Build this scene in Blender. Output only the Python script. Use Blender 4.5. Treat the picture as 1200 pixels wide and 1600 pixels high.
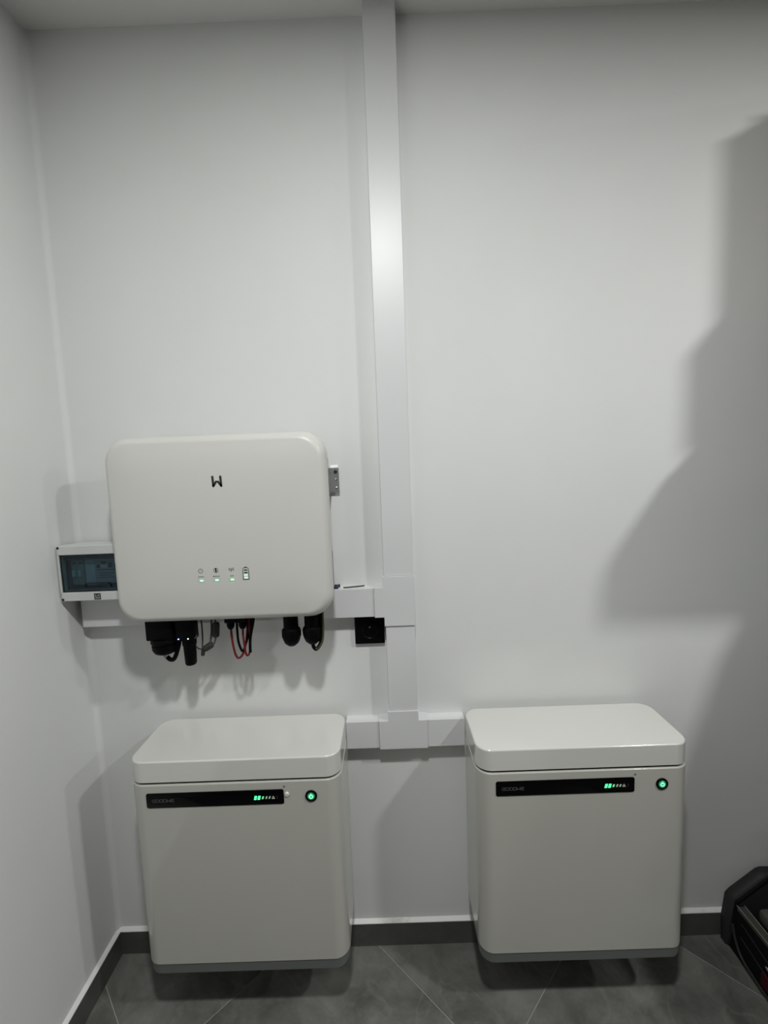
import bpy, bmesh, math, random
from mathutils import Vector, Matrix

for o in list(bpy.data.objects):
    bpy.data.objects.remove(o, do_unlink=True)
S = bpy.context.scene
COL = S.collection
R = math.radians

# ------------------------------------------------------------------ camera
cam_d = bpy.data.cameras.new('camera')
cam = bpy.data.objects.new('camera', cam_d)
COL.objects.link(cam)
S.camera = cam
F_PX, PITCH, YAW, ROLL = 693.4, -0.0973, -0.0050, -0.0380
cam_d.sensor_fit = 'VERTICAL'
cam_d.sensor_height = 24.0
cam_d.lens = 24.0 * F_PX / 1600.0
cam_d.clip_start = 0.02
fw = Vector((math.sin(YAW) * math.cos(PITCH), math.cos(YAW) * math.cos(PITCH), math.sin(PITCH)))
r0 = Vector((math.cos(YAW), -math.sin(YAW), 0))
u0 = r0.cross(fw)
rt = math.cos(ROLL) * r0 + math.sin(ROLL) * u0
up = -math.sin(ROLL) * r0 + math.cos(ROLL) * u0
cam.matrix_world = Matrix(((rt.x, up.x, -fw.x, 0.8404), (rt.y, up.y, -fw.y, -1.1915),
                           (rt.z, up.z, -fw.z, 1.4029), (0, 0, 0, 1)))

# ------------------------------------------------------------------ world, exposure
W = bpy.data.worlds.new('world')
S.world = W
W.use_nodes = True
W.node_tree.nodes['Background'].inputs[0].default_value = (0.5, 0.55, 0.6, 1)
W.node_tree.nodes['Background'].inputs[1].default_value = 0.02
S.view_settings.view_transform = 'Standard'
S.view_settings.look = 'None'
S.view_settings.exposure = 0.0
S.view_settings.gamma = 1.0
S.view_settings.use_curve_mapping = False
LAMP_W = 21.2
LAMP_SPREAD = 180.0
LAMP_COL = (0.995, 1.0, 0.985)
LAMPS = [(0.85, -1.15), (2.36, -1.15), (3.87, -1.15)]

# ------------------------------------------------------------------ room size
RX, RY, RZ = 4.75, -2.30, 2.50
HB, TB = 0.0726, 0.010


# ------------------------------------------------------------------ materials
def pmat(name, col, rough=0.5, metal=0.0, coat=0.0, coat_rough=0.05, spec=0.5, emit=None, emit_s=0.0):
    m = bpy.data.materials.new(name)
    m.use_nodes = True
    b = m.node_tree.nodes['Principled BSDF']
    b.inputs['Base Color'].default_value = (*col, 1)
    b.inputs['Roughness'].default_value = rough
    b.inputs['Metallic'].default_value = metal
    b.inputs['Coat Weight'].default_value = coat
    b.inputs['Coat Roughness'].default_value = coat_rough
    b.inputs['Specular IOR Level'].default_value = spec
    if emit:
        b.inputs['Emission Color'].default_value = (*emit, 1)
        b.inputs['Emission Strength'].default_value = emit_s
    return m


def nodes(m):
    return m.node_tree.nodes, m.node_tree.links, m.node_tree.nodes['Principled BSDF']


def add_bump(m, scale, strength, dist=0.002, detail=4, stretch=None):
    n, l, b = nodes(m)
    tc = n.new('ShaderNodeTexCoord')
    mp = n.new('ShaderNodeMapping')
    if stretch:
        mp.inputs['Scale'].default_value = stretch
    ns = n.new('ShaderNodeTexNoise')
    ns.inputs['Scale'].default_value = scale
    ns.inputs['Detail'].default_value = detail
    bp = n.new('ShaderNodeBump')
    bp.inputs['Strength'].default_value = strength
    bp.inputs['Distance'].default_value = dist
    l.new(tc.outputs['Object'], mp.inputs[0])
    l.new(mp.outputs[0], ns.inputs['Vector'])
    l.new(ns.outputs['Fac'], bp.inputs['Height'])
    l.new(bp.outputs[0], b.inputs['Normal'])


def add_mottle(m, ca, cb, scale, lo=0.35, hi=0.65, detail=6):
    n, l, b = nodes(m)
    tc = n.new('ShaderNodeTexCoord')
    ns = n.new('ShaderNodeTexNoise')
    ns.inputs['Scale'].default_value = scale
    ns.inputs['Detail'].default_value = detail
    ns.inputs['Roughness'].default_value = 0.62
    rp = n.new('ShaderNodeValToRGB')
    rp.color_ramp.elements[0].position = lo
    rp.color_ramp.elements[1].position = hi
    rp.color_ramp.elements[0].color = (*ca, 1)
    rp.color_ramp.elements[1].color = (*cb, 1)
    l.new(tc.outputs['Object'], ns.inputs['Vector'])
    l.new(ns.outputs['Fac'], rp.inputs[0])
    l.new(rp.outputs[0], b.inputs['Base Color'])
    return rp


M = {}
M['wall'] = pmat('wall_paint', (0.80, 0.815, 0.81), 0.75, spec=0.25)
add_mottle(M['wall'], (0.712, 0.722, 0.712), (0.740, 0.750, 0.740), 1.7)
add_bump(M['wall'], 26, 0.10, 0.004, 5)
M['ceiling'] = pmat('ceiling_paint', (0.76, 0.76, 0.735), 0.9, spec=0.2)
add_bump(M['ceiling'], 20, 0.08, 0.004)
M['front_wall'] = pmat('charcoal_wall_paint', (0.03, 0.03, 0.028), 0.8, spec=0.2)
add_bump(M['front_wall'], 26, 0.1, 0.004, 5)
M['caulk'] = pmat('white_caulk', (0.78, 0.79, 0.76), 0.55)
add_mottle(M['caulk'], (0.50, 0.50, 0.46), (0.80, 0.81, 0.78), 9, 0.30, 0.42)


def tile_mat():
    m = pmat('grey_stone_tile', (0.12, 0.12, 0.115), 0.42, spec=0.4)
    n, l, b = nodes(m)
    tc = n.new('ShaderNodeTexCoord')
    oi = n.new('ShaderNodeObjectInfo')
    va = n.new('ShaderNodeVectorMath')
    va.operation = 'MULTIPLY_ADD'
    va.inputs[1].default_value = (1, 1, 1)
    sc = n.new('ShaderNodeVectorMath')
    sc.operation = 'SCALE'
    sc.inputs[0].default_value = (13.1, 7.7, 3.3)
    l.new(oi.outputs['Random'], sc.inputs['Scale'])
    l.new(tc.outputs['Object'], va.inputs[0])
    l.new(sc.outputs[0], va.inputs[2])
    big = n.new('ShaderNodeTexNoise')
    big.inputs['Scale'].default_value = 6.5
    big.inputs['Detail'].default_value = 9
    big.inputs['Roughness'].default_value = 0.68
    big.inputs['Distortion'].default_value = 0.35
    l.new(va.outputs[0], big.inputs['Vector'])
    rp = n.new('ShaderNodeValToRGB')
    e = rp.color_ramp.elements
    e[0].position, e[0].color = 0.34, (0.088, 0.088, 0.081, 1)
    e[1].position, e[1].color = 0.66, (0.195, 0.194, 0.179, 1)
    l.new(big.outputs['Fac'], rp.inputs[0])
    vein = n.new('ShaderNodeTexNoise')
    vein.inputs['Scale'].default_value = 2.2
    vein.inputs['Detail'].default_value = 5
    vein.inputs['Distortion'].default_value = 1.6
    l.new(va.outputs[0], vein.inputs['Vector'])
    vr = n.new('ShaderNodeValToRGB')
    ve = vr.color_ramp.elements
    ve[0].position, ve[0].color = 0.485, (0, 0, 0, 1)
    ve[1].position, ve[1].color = 0.50, (0.22, 0.22, 0.22, 1)
    x = vr.color_ramp.elements.new(0.515)
    x.color = (0, 0, 0, 1)
    l.new(vein.outputs['Fac'], vr.inputs[0])
    mx = n.new('ShaderNodeMix')
    mx.data_type = 'RGBA'
    mx.inputs[7].default_value = (0.25, 0.25, 0.235, 1)
    l.new(vr.outputs[0], mx.inputs[0])
    l.new(rp.outputs[0], mx.inputs[6])
    l.new(mx.outputs[2], b.inputs['Base Color'])
    return m


M['tile'] = tile_mat()
M['skirt'] = pmat('dark_skirting_tile', (0.085, 0.085, 0.083), 0.45)
add_mottle(M['skirt'], (0.066, 0.066, 0.064), (0.105, 0.105, 0.10), 7)
M['grout'] = pmat('pale_grout', (0.36, 0.36, 0.33), 0.9)
M['inverter'] = pmat('cream_coated_metal', (0.60, 0.60, 0.565), 0.38, spec=0.45)
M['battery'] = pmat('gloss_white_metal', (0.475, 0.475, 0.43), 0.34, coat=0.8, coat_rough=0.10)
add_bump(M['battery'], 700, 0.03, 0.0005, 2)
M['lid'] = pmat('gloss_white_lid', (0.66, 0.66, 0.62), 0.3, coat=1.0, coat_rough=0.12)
M['lid'].node_tree.nodes['Principled BSDF'].inputs['Coat IOR'].default_value = 1.85
M['grey_plastic'] = pmat('grey_base_plastic', (0.13, 0.145, 0.138), 0.5)
M['pvc'] = pmat('white_pvc', (0.665, 0.675, 0.68), 0.37, spec=0.5)
add_bump(M['pvc'], 60, 0.05, 0.001, 3, (3, 1, 0.25))
M['pvc_edge'] = pmat('pvc_base', (0.70, 0.71, 0.71), 0.5)
M['black'] = pmat('black_plastic', (0.002, 0.002, 0.0025), 0.5, spec=0.08)
M['black_gloss'] = pmat('black_gloss_panel', (0.0015, 0.0015, 0.002), 0.2, spec=0.10)
M['black_socket'] = pmat('black_socket_plastic', (0.0015, 0.0015, 0.0015), 0.32, spec=0.14)
M['dark_print'] = pmat('dark_print', (0.015, 0.015, 0.015), 0.6)
M['grey_print'] = pmat('grey_print', (0.16, 0.16, 0.155), 0.6)
M['dim_letter'] = pmat('dim_grey_letter', (0.075, 0.075, 0.075), 0.5)
M['alu'] = pmat('heatsink_aluminium', (0.50, 0.51, 0.50), 0.45, metal=0.8)
M['zinc'] = pmat('zinc_steel', (0.47, 0.48, 0.48), 0.38, metal=0.9)
M['tab'] = pmat('galvanised_tab', (0.85, 0.86, 0.86), 0.5)  # pale colour paints in the highlight on the zinc flange
M['chrome'] = pmat('chrome', (0.75, 0.76, 0.77), 0.18, metal=1.0)
M['steel_dark'] = pmat('dark_steel', (0.10, 0.10, 0.105), 0.4, metal=0.9)
M['led_green'] = pmat('green_led', (0.1, 0.6, 0.2), 0.4, emit=(0.30, 1.0, 0.48), emit_s=1.5)
M['led_soft'] = pmat('soft_green_led', (0.4, 0.8, 0.5), 0.4, emit=(0.55, 1.0, 0.68), emit_s=0.75)
M['led_halo'] = pmat('green_led_lens', (0.30, 0.50, 0.34), 0.5, emit=(0.25, 0.7, 0.33), emit_s=0.13)
M['led_bar'] = pmat('green_charge_bar', (0.1, 0.7, 0.3), 0.4, emit=(0.07, 1.0, 0.33), emit_s=1.35)
M['led_dim'] = pmat('dim_charge_bar', (0.3, 0.4, 0.33), 0.4, emit=(0.45, 0.62, 0.47), emit_s=0.30)
M['led_mid'] = pmat('half_lit_charge_bar', (0.3, 0.5, 0.33), 0.4, emit=(0.20, 0.9, 0.30), emit_s=0.55)
M['led_amber'] = pmat('pale_warning_mark', (0.4, 0.35, 0.3), 0.4, emit=(0.62, 0.55, 0.45), emit_s=0.25)
M['led_blue'] = pmat('blue_led', (0.2, 0.3, 0.9), 0.4, emit=(0.16, 0.25, 1.0), emit_s=5.0)
M['led_white'] = pmat('green_white_led', (0.7, 0.9, 0.6), 0.4, emit=(0.65, 1.0, 0.55), emit_s=2.0)
M['btn_glow'] = pmat('button_glow', (0.02, 0.25, 0.12), 0.3, emit=(0.02, 0.55, 0.22), emit_s=0.22)
M['btn_mark'] = pmat('button_mark', (0.3, 0.8, 0.5), 0.4, emit=(0.30, 1.0, 0.55), emit_s=0.9)
M['red_wire'] = pmat('red_wire', (0.13, 0.008, 0.014), 0.5, spec=0.25)
M['grey_cable'] = pmat('grey_cable', (0.07, 0.07, 0.067), 0.55, spec=0.25)
M['ferrite'] = pmat('grey_ferrite', (0.035, 0.035, 0.033), 0.6, spec=0.2)
M['earth'] = pmat('yellow_green_wire', (0.055, 0.060, 0.028), 0.5, spec=0.25)
M['earth'] = M['earth']
M['blue_plug'] = pmat('navy_plastic', (0.003, 0.010, 0.055), 0.45)
M['box_plastic'] = pmat('white_box_plastic', (0.60, 0.615, 0.605), 0.45)
M['breaker_green'] = pmat('breaker_body', (0.34, 0.40, 0.37), 0.5)
M['breaker_pale'] = pmat('breaker_pale', (0.62, 0.66, 0.67), 0.5)
M['breaker_mid'] = pmat('breaker_device', (0.40, 0.44, 0.46), 0.5)
M['recess'] = pmat('box_inner', (0.12, 0.14, 0.15), 0.6)
M['sticker_light'] = pmat('sticker_print', (0.5, 0.5, 0.5), 0.6)
M['sticker'] = pmat('dark_sticker', (0.03, 0.03, 0.032), 0.5)
M['screw_black'] = pmat('dark_screw', (0.02, 0.02, 0.02), 0.4)
M['tote'] = pmat('black_tote_fabric', (0.004, 0.004, 0.004), 0.75, spec=0.15)
add_bump(M['tote'], 300, 0.3, 0.001)
M['tote_pad'] = pmat('charcoal_padding', (0.022, 0.023, 0.022), 0.6, spec=0.3)
add_bump(M['tote_pad'], 120, 0.3, 0.002)
M['tote_rail'] = pmat('olive_grey_rail', (0.055, 0.055, 0.045), 0.5)
M['tote_paper'] = pmat('grey_cloth', (0.085, 0.085, 0.072), 0.85)
M['tote_red'] = pmat('dark_red_fabric', (0.05, 0.004, 0.009), 0.7, spec=0.2)
M['card'] = pmat('cardboard', (0.22, 0.15, 0.09), 0.85)
add_mottle(M['card'], (0.20, 0.14, 0.08), (0.25, 0.175, 0.105), 5)
M['tape'] = pmat('packing_tape', (0.45, 0.33, 0.19), 0.3)
M['rack'] = pmat('dark_grey_rack_steel', (0.07, 0.07, 0.075), 0.5, metal=0.3)
M['sack'] = pmat('grey_sack_cloth', (0.12, 0.12, 0.13), 0.85)
M['crate'] = pmat('blue_grey_crate', (0.10, 0.13, 0.17), 0.5)
M['table'] = pmat('dark_wood', (0.06, 0.045, 0.034), 0.6)
add_bump(M['table'], 40, 0.2, 0.002, 4, (6, 1, 0.4))
M['door'] = pmat('dark_grey_door', (0.10, 0.10, 0.10), 0.5)
M['fixture'] = pmat('white_fixture', (0.78, 0.78, 0.77), 0.5)
M['diffuser'] = pmat('lamp_diffuser', (0.9, 0.9, 0.9), 0.5, emit=LAMP_COL, emit_s=8.0)


def window_mat():
    m = bpy.data.materials.new('smoked_window')
    m.use_nodes = True
    n, l = m.node_tree.nodes, m.node_tree.links
    n.remove(n['Principled BSDF'])
    t = n.new('ShaderNodeBsdfTransparent')
    t.inputs[0].default_value = (0.50, 0.60, 0.64, 1)
    g = n.new('ShaderNodeBsdfGlossy')
    g.inputs[0].default_value = (0.8, 0.85, 0.9, 1)
    g.inputs['Roughness'].default_value = 0.12
    mx = n.new('ShaderNodeMixShader')
    mx.inputs[0].default_value = 0.035
    l.new(t.outputs[0], mx.inputs[1])
    l.new(g.outputs[0], mx.inputs[2])
    l.new(mx.outputs[0], n['Material Output'].inputs['Surface'])
    return m


M['smoke'] = window_mat()
M['smoke_frame'] = pmat('smoked_frame', (0.012, 0.019, 0.024), 0.3, spec=0.3)


# ------------------------------------------------------------------ mesh helpers
def root_loc(p):
    v = Vector((0, 0, 0))
    while p:
        v += p.location
        p = p.parent
    return v


def obj(name, bm, mat, parent=None, smooth=False, angle=35, wn=False):
    """link bm (world coordinates) as ONE mesh object, child of parent"""
    bmesh.ops.recalc_face_normals(bm, faces=bm.faces[:])
    off = root_loc(parent)
    if off.length > 0:
        bmesh.ops.translate(bm, verts=bm.verts[:], vec=-off)
    me = bpy.data.meshes.new(name)
    bm.to_mesh(me)
    bm.free()
    mats = mat if isinstance(mat, (list, tuple)) else [mat]
    for x in mats:
        me.materials.append(x)
    if smooth:
        for p in me.polygons:
            p.use_smooth = True
        me.set_sharp_from_angle(angle=R(angle))
    o = bpy.data.objects.new(name, me)
    COL.objects.link(o)
    if parent:
        o.parent = parent
    if wn:                                               # keep large flat faces flat next to small bevels
        w = o.modifiers.new('weighted_normal', 'WEIGHTED_NORMAL')
        w.keep_sharp = True
        w.weight = 100
    return o


def tag(o, label=None, cat=None, group=None, kind=None):
    if label:
        o['label'] = label
    if cat:
        o['category'] = cat
    if group:
        o['group'] = group
    if kind:
        o['kind'] = kind
    return o


def thing(name, label, cat, loc, group=None):
    o = bpy.data.objects.new(name, None)
    o.empty_display_size = 0.05
    COL.objects.link(o)
    o.location = loc
    return tag(o, label, cat, group)


def struct(name, bm, mat, parent=None, **k):
    o = obj(name, bm, mat, parent, **k)
    if parent is None:
        o['kind'] = 'structure'
    return o


def dup(root, off, label=None, group=None):
    r = root.copy()
    COL.objects.link(r)
    r.location = root.location + Vector(off)
    if label:
        r['label'] = label
    if group:
        r['group'] = group
    for ch in list(root.children):
        c = ch.copy()
        COL.objects.link(c)
        c.parent = r
        for g in list(ch.children):
            d = g.copy()
            COL.objects.link(d)
            d.parent = c
    return r


def box(bm, x0, x1, y0, y1, z0, z1, bev=0.0, seg=2):
    if x0 > x1: x0, x1 = x1, x0
    if y0 > y1: y0, y1 = y1, y0
    if z0 > z1: z0, z1 = z1, z0
    t = bmesh.new()
    bmesh.ops.create_cube(t, size=1.0)
    bmesh.ops.transform(t, matrix=Matrix.Translation(((x0 + x1) / 2, (y0 + y1) / 2, (z0 + z1) / 2)) @
                        Matrix.Diagonal((x1 - x0, y1 - y0, z1 - z0, 1)), verts=t.verts[:])
    if bev > 0:
        bmesh.ops.bevel(t, geom=t.edges[:], offset=bev, segments=seg, profile=0.5, affect='EDGES')
    merge(bm, t)
    return bm


def merge(bm, t):
    me = bpy.data.meshes.new('tmp')
    t.to_mesh(me)
    t.free()
    bm.from_mesh(me)
    bpy.data.meshes.remove(me)


def bx(*a, **k):
    return box(bmesh.new(), *a, **k)


def rrect(x0, x1, y0, y1, r, n=8):
    """rounded rectangle, CCW list of 2D points"""
    pts = []
    for cx, cy, a0 in ((x1 - r, y1 - r, 0), (x0 + r, y1 - r, 90), (x0 + r, y0 + r, 180), (x1 - r, y0 + r, 270)):
        for i in range(n + 1):
            a = R(a0 + 90 * i / n)
            pts.append((cx + r * math.cos(a), cy + r * math.sin(a)))
    return pts


def loft(bm, rings, cap0=True, cap1=True):
    vs = [[bm.verts.new(p) for p in ring] for ring in rings]
    n = len(vs[0])
    for a, b in zip(vs[:-1], vs[1:]):
        for i in range(n):
            j = (i + 1) % n
            bm.faces.new((a[i], a[j], b[j], b[i]))
    if cap0:
        bm.faces.new(vs[0][::-1])
    if cap1:
        bm.faces.new(vs[-1])
    return bm


def lathe(bm, prof, c, axis='z', n=20):
    """prof: list of (radius, height along axis); c: base point"""
    rings = []
    for r, h in prof:
        r = max(r, 1e-5)
        ring = []
        for i in range(n):
            a = 2 * math.pi * i / n
            p, q = r * math.cos(a), r * math.sin(a)
            if axis == 'z':
                ring.append((c[0] + p, c[1] + q, c[2] + h))
            elif axis == 'y':
                ring.append((c[0] + p, c[1] + h, c[2] + q))
            else:
                ring.append((c[0] + h, c[1] + p, c[2] + q))
        rings.append(ring)
    return loft(bm, rings)


def smooth_path(pts, k=6):
    P = [Vector(p) for p in pts]
    P = [2 * P[0] - P[1]] + P + [2 * P[-1] - P[-2]]
    out = []
    for i in range(1, len(P) - 2):
        for s in range(k):
            t = s / k
            a, b, c, d = P[i - 1], P[i], P[i + 1], P[i + 2]
            out.append(0.5 * ((2 * b) + (c - a) * t + (2 * a - 5 * b + 4 * c - d) * t * t + (3 * b - a - 3 * c + d) * t ** 3))
    out.append(P[-2])
    return out


def tube(bm, pts, r, n=10, smooth=True, k=6):
    P = smooth_path(pts, k) if smooth and len(pts) > 2 else [Vector(p) for p in pts]
    rings = []
    d0 = (P[1] - P[0]).normalized()
    ref = Vector((0, 1, 0)) if abs(d0.y) < 0.9 else Vector((1, 0, 0))
    u = d0.cross(ref).normalized()
    for i, p in enumerate(P):
        d = (P[min(i + 1, len(P) - 1)] - P[max(i - 1, 0)]).normalized()
        u = (u - d * u.dot(d)).normalized()
        v = d.cross(u)
        rr = r[i * len(r) // len(P)] if isinstance(r, (list, tuple)) else r
        rings.append([p + rr * (math.cos(2 * math.pi * j / n) * u + math.sin(2 * math.pi * j / n) * v) for j in range(n)])
    return loft(bm, rings)


def stroke(bm, pts, w, y, t=0.0004, capn=6):
    """flat inked stroke in the XZ plane facing -Y, with round joints"""
    for a, b in zip(pts[:-1], pts[1:]):
        a, b = Vector(a), Vector(b)
        d = (b - a)
        if d.length < 1e-7:
            continue
        d.normalize()
        ang = math.atan2(d.y, d.x)
        ring = []
        for i in range(capn + 1):
            t_ = ang + math.pi / 2 + math.pi * i / capn
            ring.append((a.x + w / 2 * math.cos(t_), a.y + w / 2 * math.sin(t_)))
        for i in range(capn + 1):
            t_ = ang - math.pi / 2 + math.pi * i / capn
            ring.append((b.x + w / 2 * math.cos(t_), b.y + w / 2 * math.sin(t_)))
        loft(bm, [[(p[0], y, p[1]) for p in ring], [(p[0], y - t, p[1]) for p in ring]])
    return bm


def arc(cx, cz, r, a0, a1, n=14):
    return [(cx + r * math.cos(R(a0 + (a1 - a0) * i / n)), cz + r * math.sin(R(a0 + (a1 - a0) * i / n))) for i in range(n + 1)]


def text_bm(s, x, z, y, size, depth=0.0003):
    """lettering in the XZ plane centred on x, baseline z"""
    cu = bpy.data.curves.new('txt', 'FONT')
    cu.body = s
    cu.size = size
    cu.align_x = 'CENTER'
    cu.extrude = depth
    cu.resolution_u = 2
    o = bpy.data.objects.new('txt', cu)
    COL.objects.link(o)
    me = bpy.data.meshes.new_from_object(o)
    bpy.data.objects.remove(o, do_unlink=True)
    bm = bmesh.new()
    bm.from_mesh(me)
    bpy.data.meshes.remove(me)
    bmesh.ops.transform(bm, matrix=Matrix.Translation((x, y, z)) @ Matrix.Rotation(R(90), 4, 'X'), verts=bm.verts[:])
    return bm


# ================================================================== STRUCTURE
T = 0.10
struct('wall_back', bx(-T, RX + T, 0, T, -0.02, RZ + T), M['wall'])
struct('wall_left', bx(-T, 0, RY - T, 0, -0.02, RZ + T), M['wall'])
struct('wall_right', bx(RX, RX + T, RY - T, 0, -0.02, RZ + T), M['wall'])
struct('wall_front', bx(0, RX, RY - T, RY, -0.02, RZ + T), M['front_wall'])
struct('ceiling', bx(0, RX, RY, 0, RZ, RZ + T), M['ceiling'])

floor = struct('floor', bx(-T, RX + T, RY - T, T, -0.10, -0.0015), M['grout'])

# diagonal 60 cm tiles, clipped to the room
def clip(poly, ax, lim, keep_greater):
    out = []
    for i, p in enumerate(poly):
        q = poly[(i + 1) % len(poly)]
        ip = (p[ax] >= lim) if keep_greater else (p[ax] <= lim)
        iq = (q[ax] >= lim) if keep_greater else (q[ax] <= lim)
        if ip:
            out.append(p)
        if ip != iq:
            t = (lim - p[ax]) / (q[ax] - p[ax])
            out.append((p[0] + t * (q[0] - p[0]), p[1] + t * (q[1] - p[1])))
    return out

TP = 0.843 * math.sqrt(0.5)          # pitch of the joints
GAP = 0.0022
# joints run along (1,-1) through (0.763,0) and along (1,1) through (0.512,0)
c45 = math.sqrt(0.5)
uA = 0.763 * c45                     # u = (x + y)/sqrt2 constant on the (1,-1) joints
vB = 0.507 * c45                     # v = (x - y)/sqrt2 constant on the (1,1) joints
for i in range(-9, 12):
    for j in range(-4, 14):
        u_0, u_1 = uA + i * TP + GAP / 2, uA + (i + 1) * TP - GAP / 2
        v_0, v_1 = vB + j * TP + GAP / 2, vB + (j + 1) * TP - GAP / 2
        poly = [((u + v) * c45, (u - v) * c45) for u, v in ((u_0, v_0), (u_0, v_1), (u_1, v_1), (u_1, v_0))]
        for ax, lim, kg in ((0, 0.0, True), (0, RX, False), (1, RY, True), (1, 0.0, False)):
            poly = clip(poly, ax, lim, kg) if poly else poly
        if len(poly) < 3:
            continue
        ar = abs(sum(poly[k][0] * poly[(k + 1) % len(poly)][1] - poly[(k + 1) % len(poly)][0] * poly[k][1] for k in range(len(poly)))) / 2
        if ar < 0.002:
            continue
        cx = sum(p[0] for p in poly) / len(poly)
        cy = sum(p[1] for p in poly) / len(poly)
        ins = [(p[0] + (cx - p[0]) * 0.0025, p[1] + (cy - p[1]) * 0.0025) for p in poly]
        b = loft(bmesh.new(), [[(p[0], p[1], -0.009) for p in poly], [(p[0], p[1], -0.0006) for p in poly],
                               [(p[0], p[1], 0.0) for p in ins]])
        obj('tile', b, M['tile'], floor)


def skirting(name, x0, x1, y0, y1, side):
    o = struct(name, bx(x0, x1, y0, y1, 0, HB, bev=0.0008, seg=1), M['skirt'])
    b = bmesh.new()                                  # white caulk bead sloping back to the wall
    if side == 'back':
        prof = [(y0 - 0.0004, HB - 0.001), (y0 - 0.0004, HB + 0.0012), (y0 + 0.003, HB + 0.0035), (0, HB + 0.007), (0, HB - 0.001)]
        loft(b, [[(x0, p[0], p[1]) for p in prof], [(x1, p[0], p[1]) for p in prof]])
    else:
        prof = [(x1 + 0.0004, HB - 0.001), (x1 + 0.0004, HB + 0.0012), (x1 - 0.003, HB + 0.0035), (0, HB + 0.007), (0, HB - 0.001)]
        loft(b, [[(p[0], y0, p[1]) for p in prof], [(p[0], y1, p[1]) for p in prof]])
    obj('caulk_bead', b, M['caulk'], o)
    return o


skirting('baseboard_back', 0, RX, -TB, 0, 'back')
skirting('baseboard_left', 0, TB, RY, -TB, 'left')
struct('baseboard_front', bx(TB, RX, RY, RY + TB, 0, HB), M['skirt'])

# plaster fillet in the left corner
b = bmesh.new()
rf = 0.014
prof = [(0, 0)] + [(rf - rf * math.cos(R(a)), -(rf - rf * math.sin(R(a)))) for a in range(0, 91, 10)]
loft(b, [[(p[0] if i else 0, p[1], HB + 0.006) for i, p in enumerate(prof)], [(p[0], p[1], RZ) for p in prof]])
struct('trim_1', b, M['wall'], smooth=True)

# door in the front wall, behind the photographer
d = struct('door_1', bx(1.55, 2.40, RY, RY + 0.03, 0, 2.05, bev=0.003, seg=1), M['door'])
for x0, x1, z0, z1 in ((1.48, 1.55, 0, 2.12), (2.40, 2.47, 0, 2.12), (1.55, 2.40, 2.05, 2.12)):
    obj('door_frame', bx(x0, x1, RY, RY + 0.045, z0, z1, bev=0.003, seg=1), M['door'], d)
b = lathe(bmesh.new(), [(0.025, 0), (0.025, 0.008), (0.010, 0.010), (0.010, 0.045)], (2.32, RY + 0.03, 1.0), 'y', 16)
tube(b, [(2.325, RY + 0.07, 1.0), (2.26, RY + 0.072, 1.0), (2.20, RY + 0.072, 1.0)], 0.009, 10)
obj('door_handle', b, M['chrome'], d, smooth=True)

# ------------------------------------------------------------------ downlights
for k, (lx, ly) in enumerate(LAMPS):
    t = thing('ceiling_downlight', ['round white downlight in the ceiling nearest the left wall',
                                    'round white downlight in the middle of the ceiling row',
                                    'round white downlight in the ceiling farthest from the left wall'][k],
              'downlight', (lx, ly, RZ), 'row of ceiling downlights')
    obj('trim_ring', lathe(bmesh.new(), [(0.067, 0.0), (0.087, 0.0), (0.087, -0.006), (0.083, -0.009), (0.068, -0.009), (0.067, -0.007)],
                           (lx, ly, RZ), 'z', 40), M['fixture'], t, smooth=True)
    obj('diffuser', lathe(bmesh.new(), [(0.0665, -0.001), (0.0665, -0.005), (0.0001, -0.0055)], (lx, ly, RZ), 'z', 40), M['diffuser'], t)
    ld = bpy.data.lights.new('downlight_lamp', 'AREA')
    ld.shape = 'DISK'
    ld.size = 0.13
    ld.spread = R(LAMP_SPREAD)
    ld.energy = LAMP_W
    ld.color = LAMP_COL
    lo = bpy.data.objects.new('downlight_lamp', ld)
    COL.objects.link(lo)
    lo.parent = t
    lo.location = (0, 0, -0.0115)


# ================================================================== CABLE TRUNKING
DY = -0.036                      # front of the lids


def trunk(name, x0, x1, z0, z1, axis, label):
    """pvc trunking: channel base against the wall and a snapped-on lid"""
    t = thing(name, label, 'trunking', ((x0 + x1) / 2, 0, z0), None)
    lip = 0.0012
    b = bmesh.new()
    if axis == 'z':
        box(b, x0 + lip, x1 - lip, 0, DY + 0.003, z0, z1)
        obj('channel', b, M['pvc_edge'], t)
        b = bmesh.new()
        box(b, x0, x1, DY, DY + 0.0022, z0, z1, bev=0.0008)
        box(b, x0, x0 + 0.001, DY + 0.0018, DY + 0.012, z0, z1)
        box(b, x1 - 0.001, x1, DY + 0.0018, DY + 0.012, z0, z1)
    else:
        box(b, x0, x1, 0, DY + 0.003, z0 + lip, z1 - lip)
        obj('channel', b, M['pvc_edge'], t)
        b = bmesh.new()
        box(b, x0, x1, DY, DY + 0.0022, z0, z1, bev=0.0008)
        box(b, x0, x1, DY + 0.0018, DY + 0.012, z0, z0 + 0.001)
        box(b, x0, x1, DY + 0.0018, DY + 0.012, z1 - 0.001, z1)
    obj('lid', b, M['pvc'], t, smooth=True, wn=True)
    return t


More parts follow.
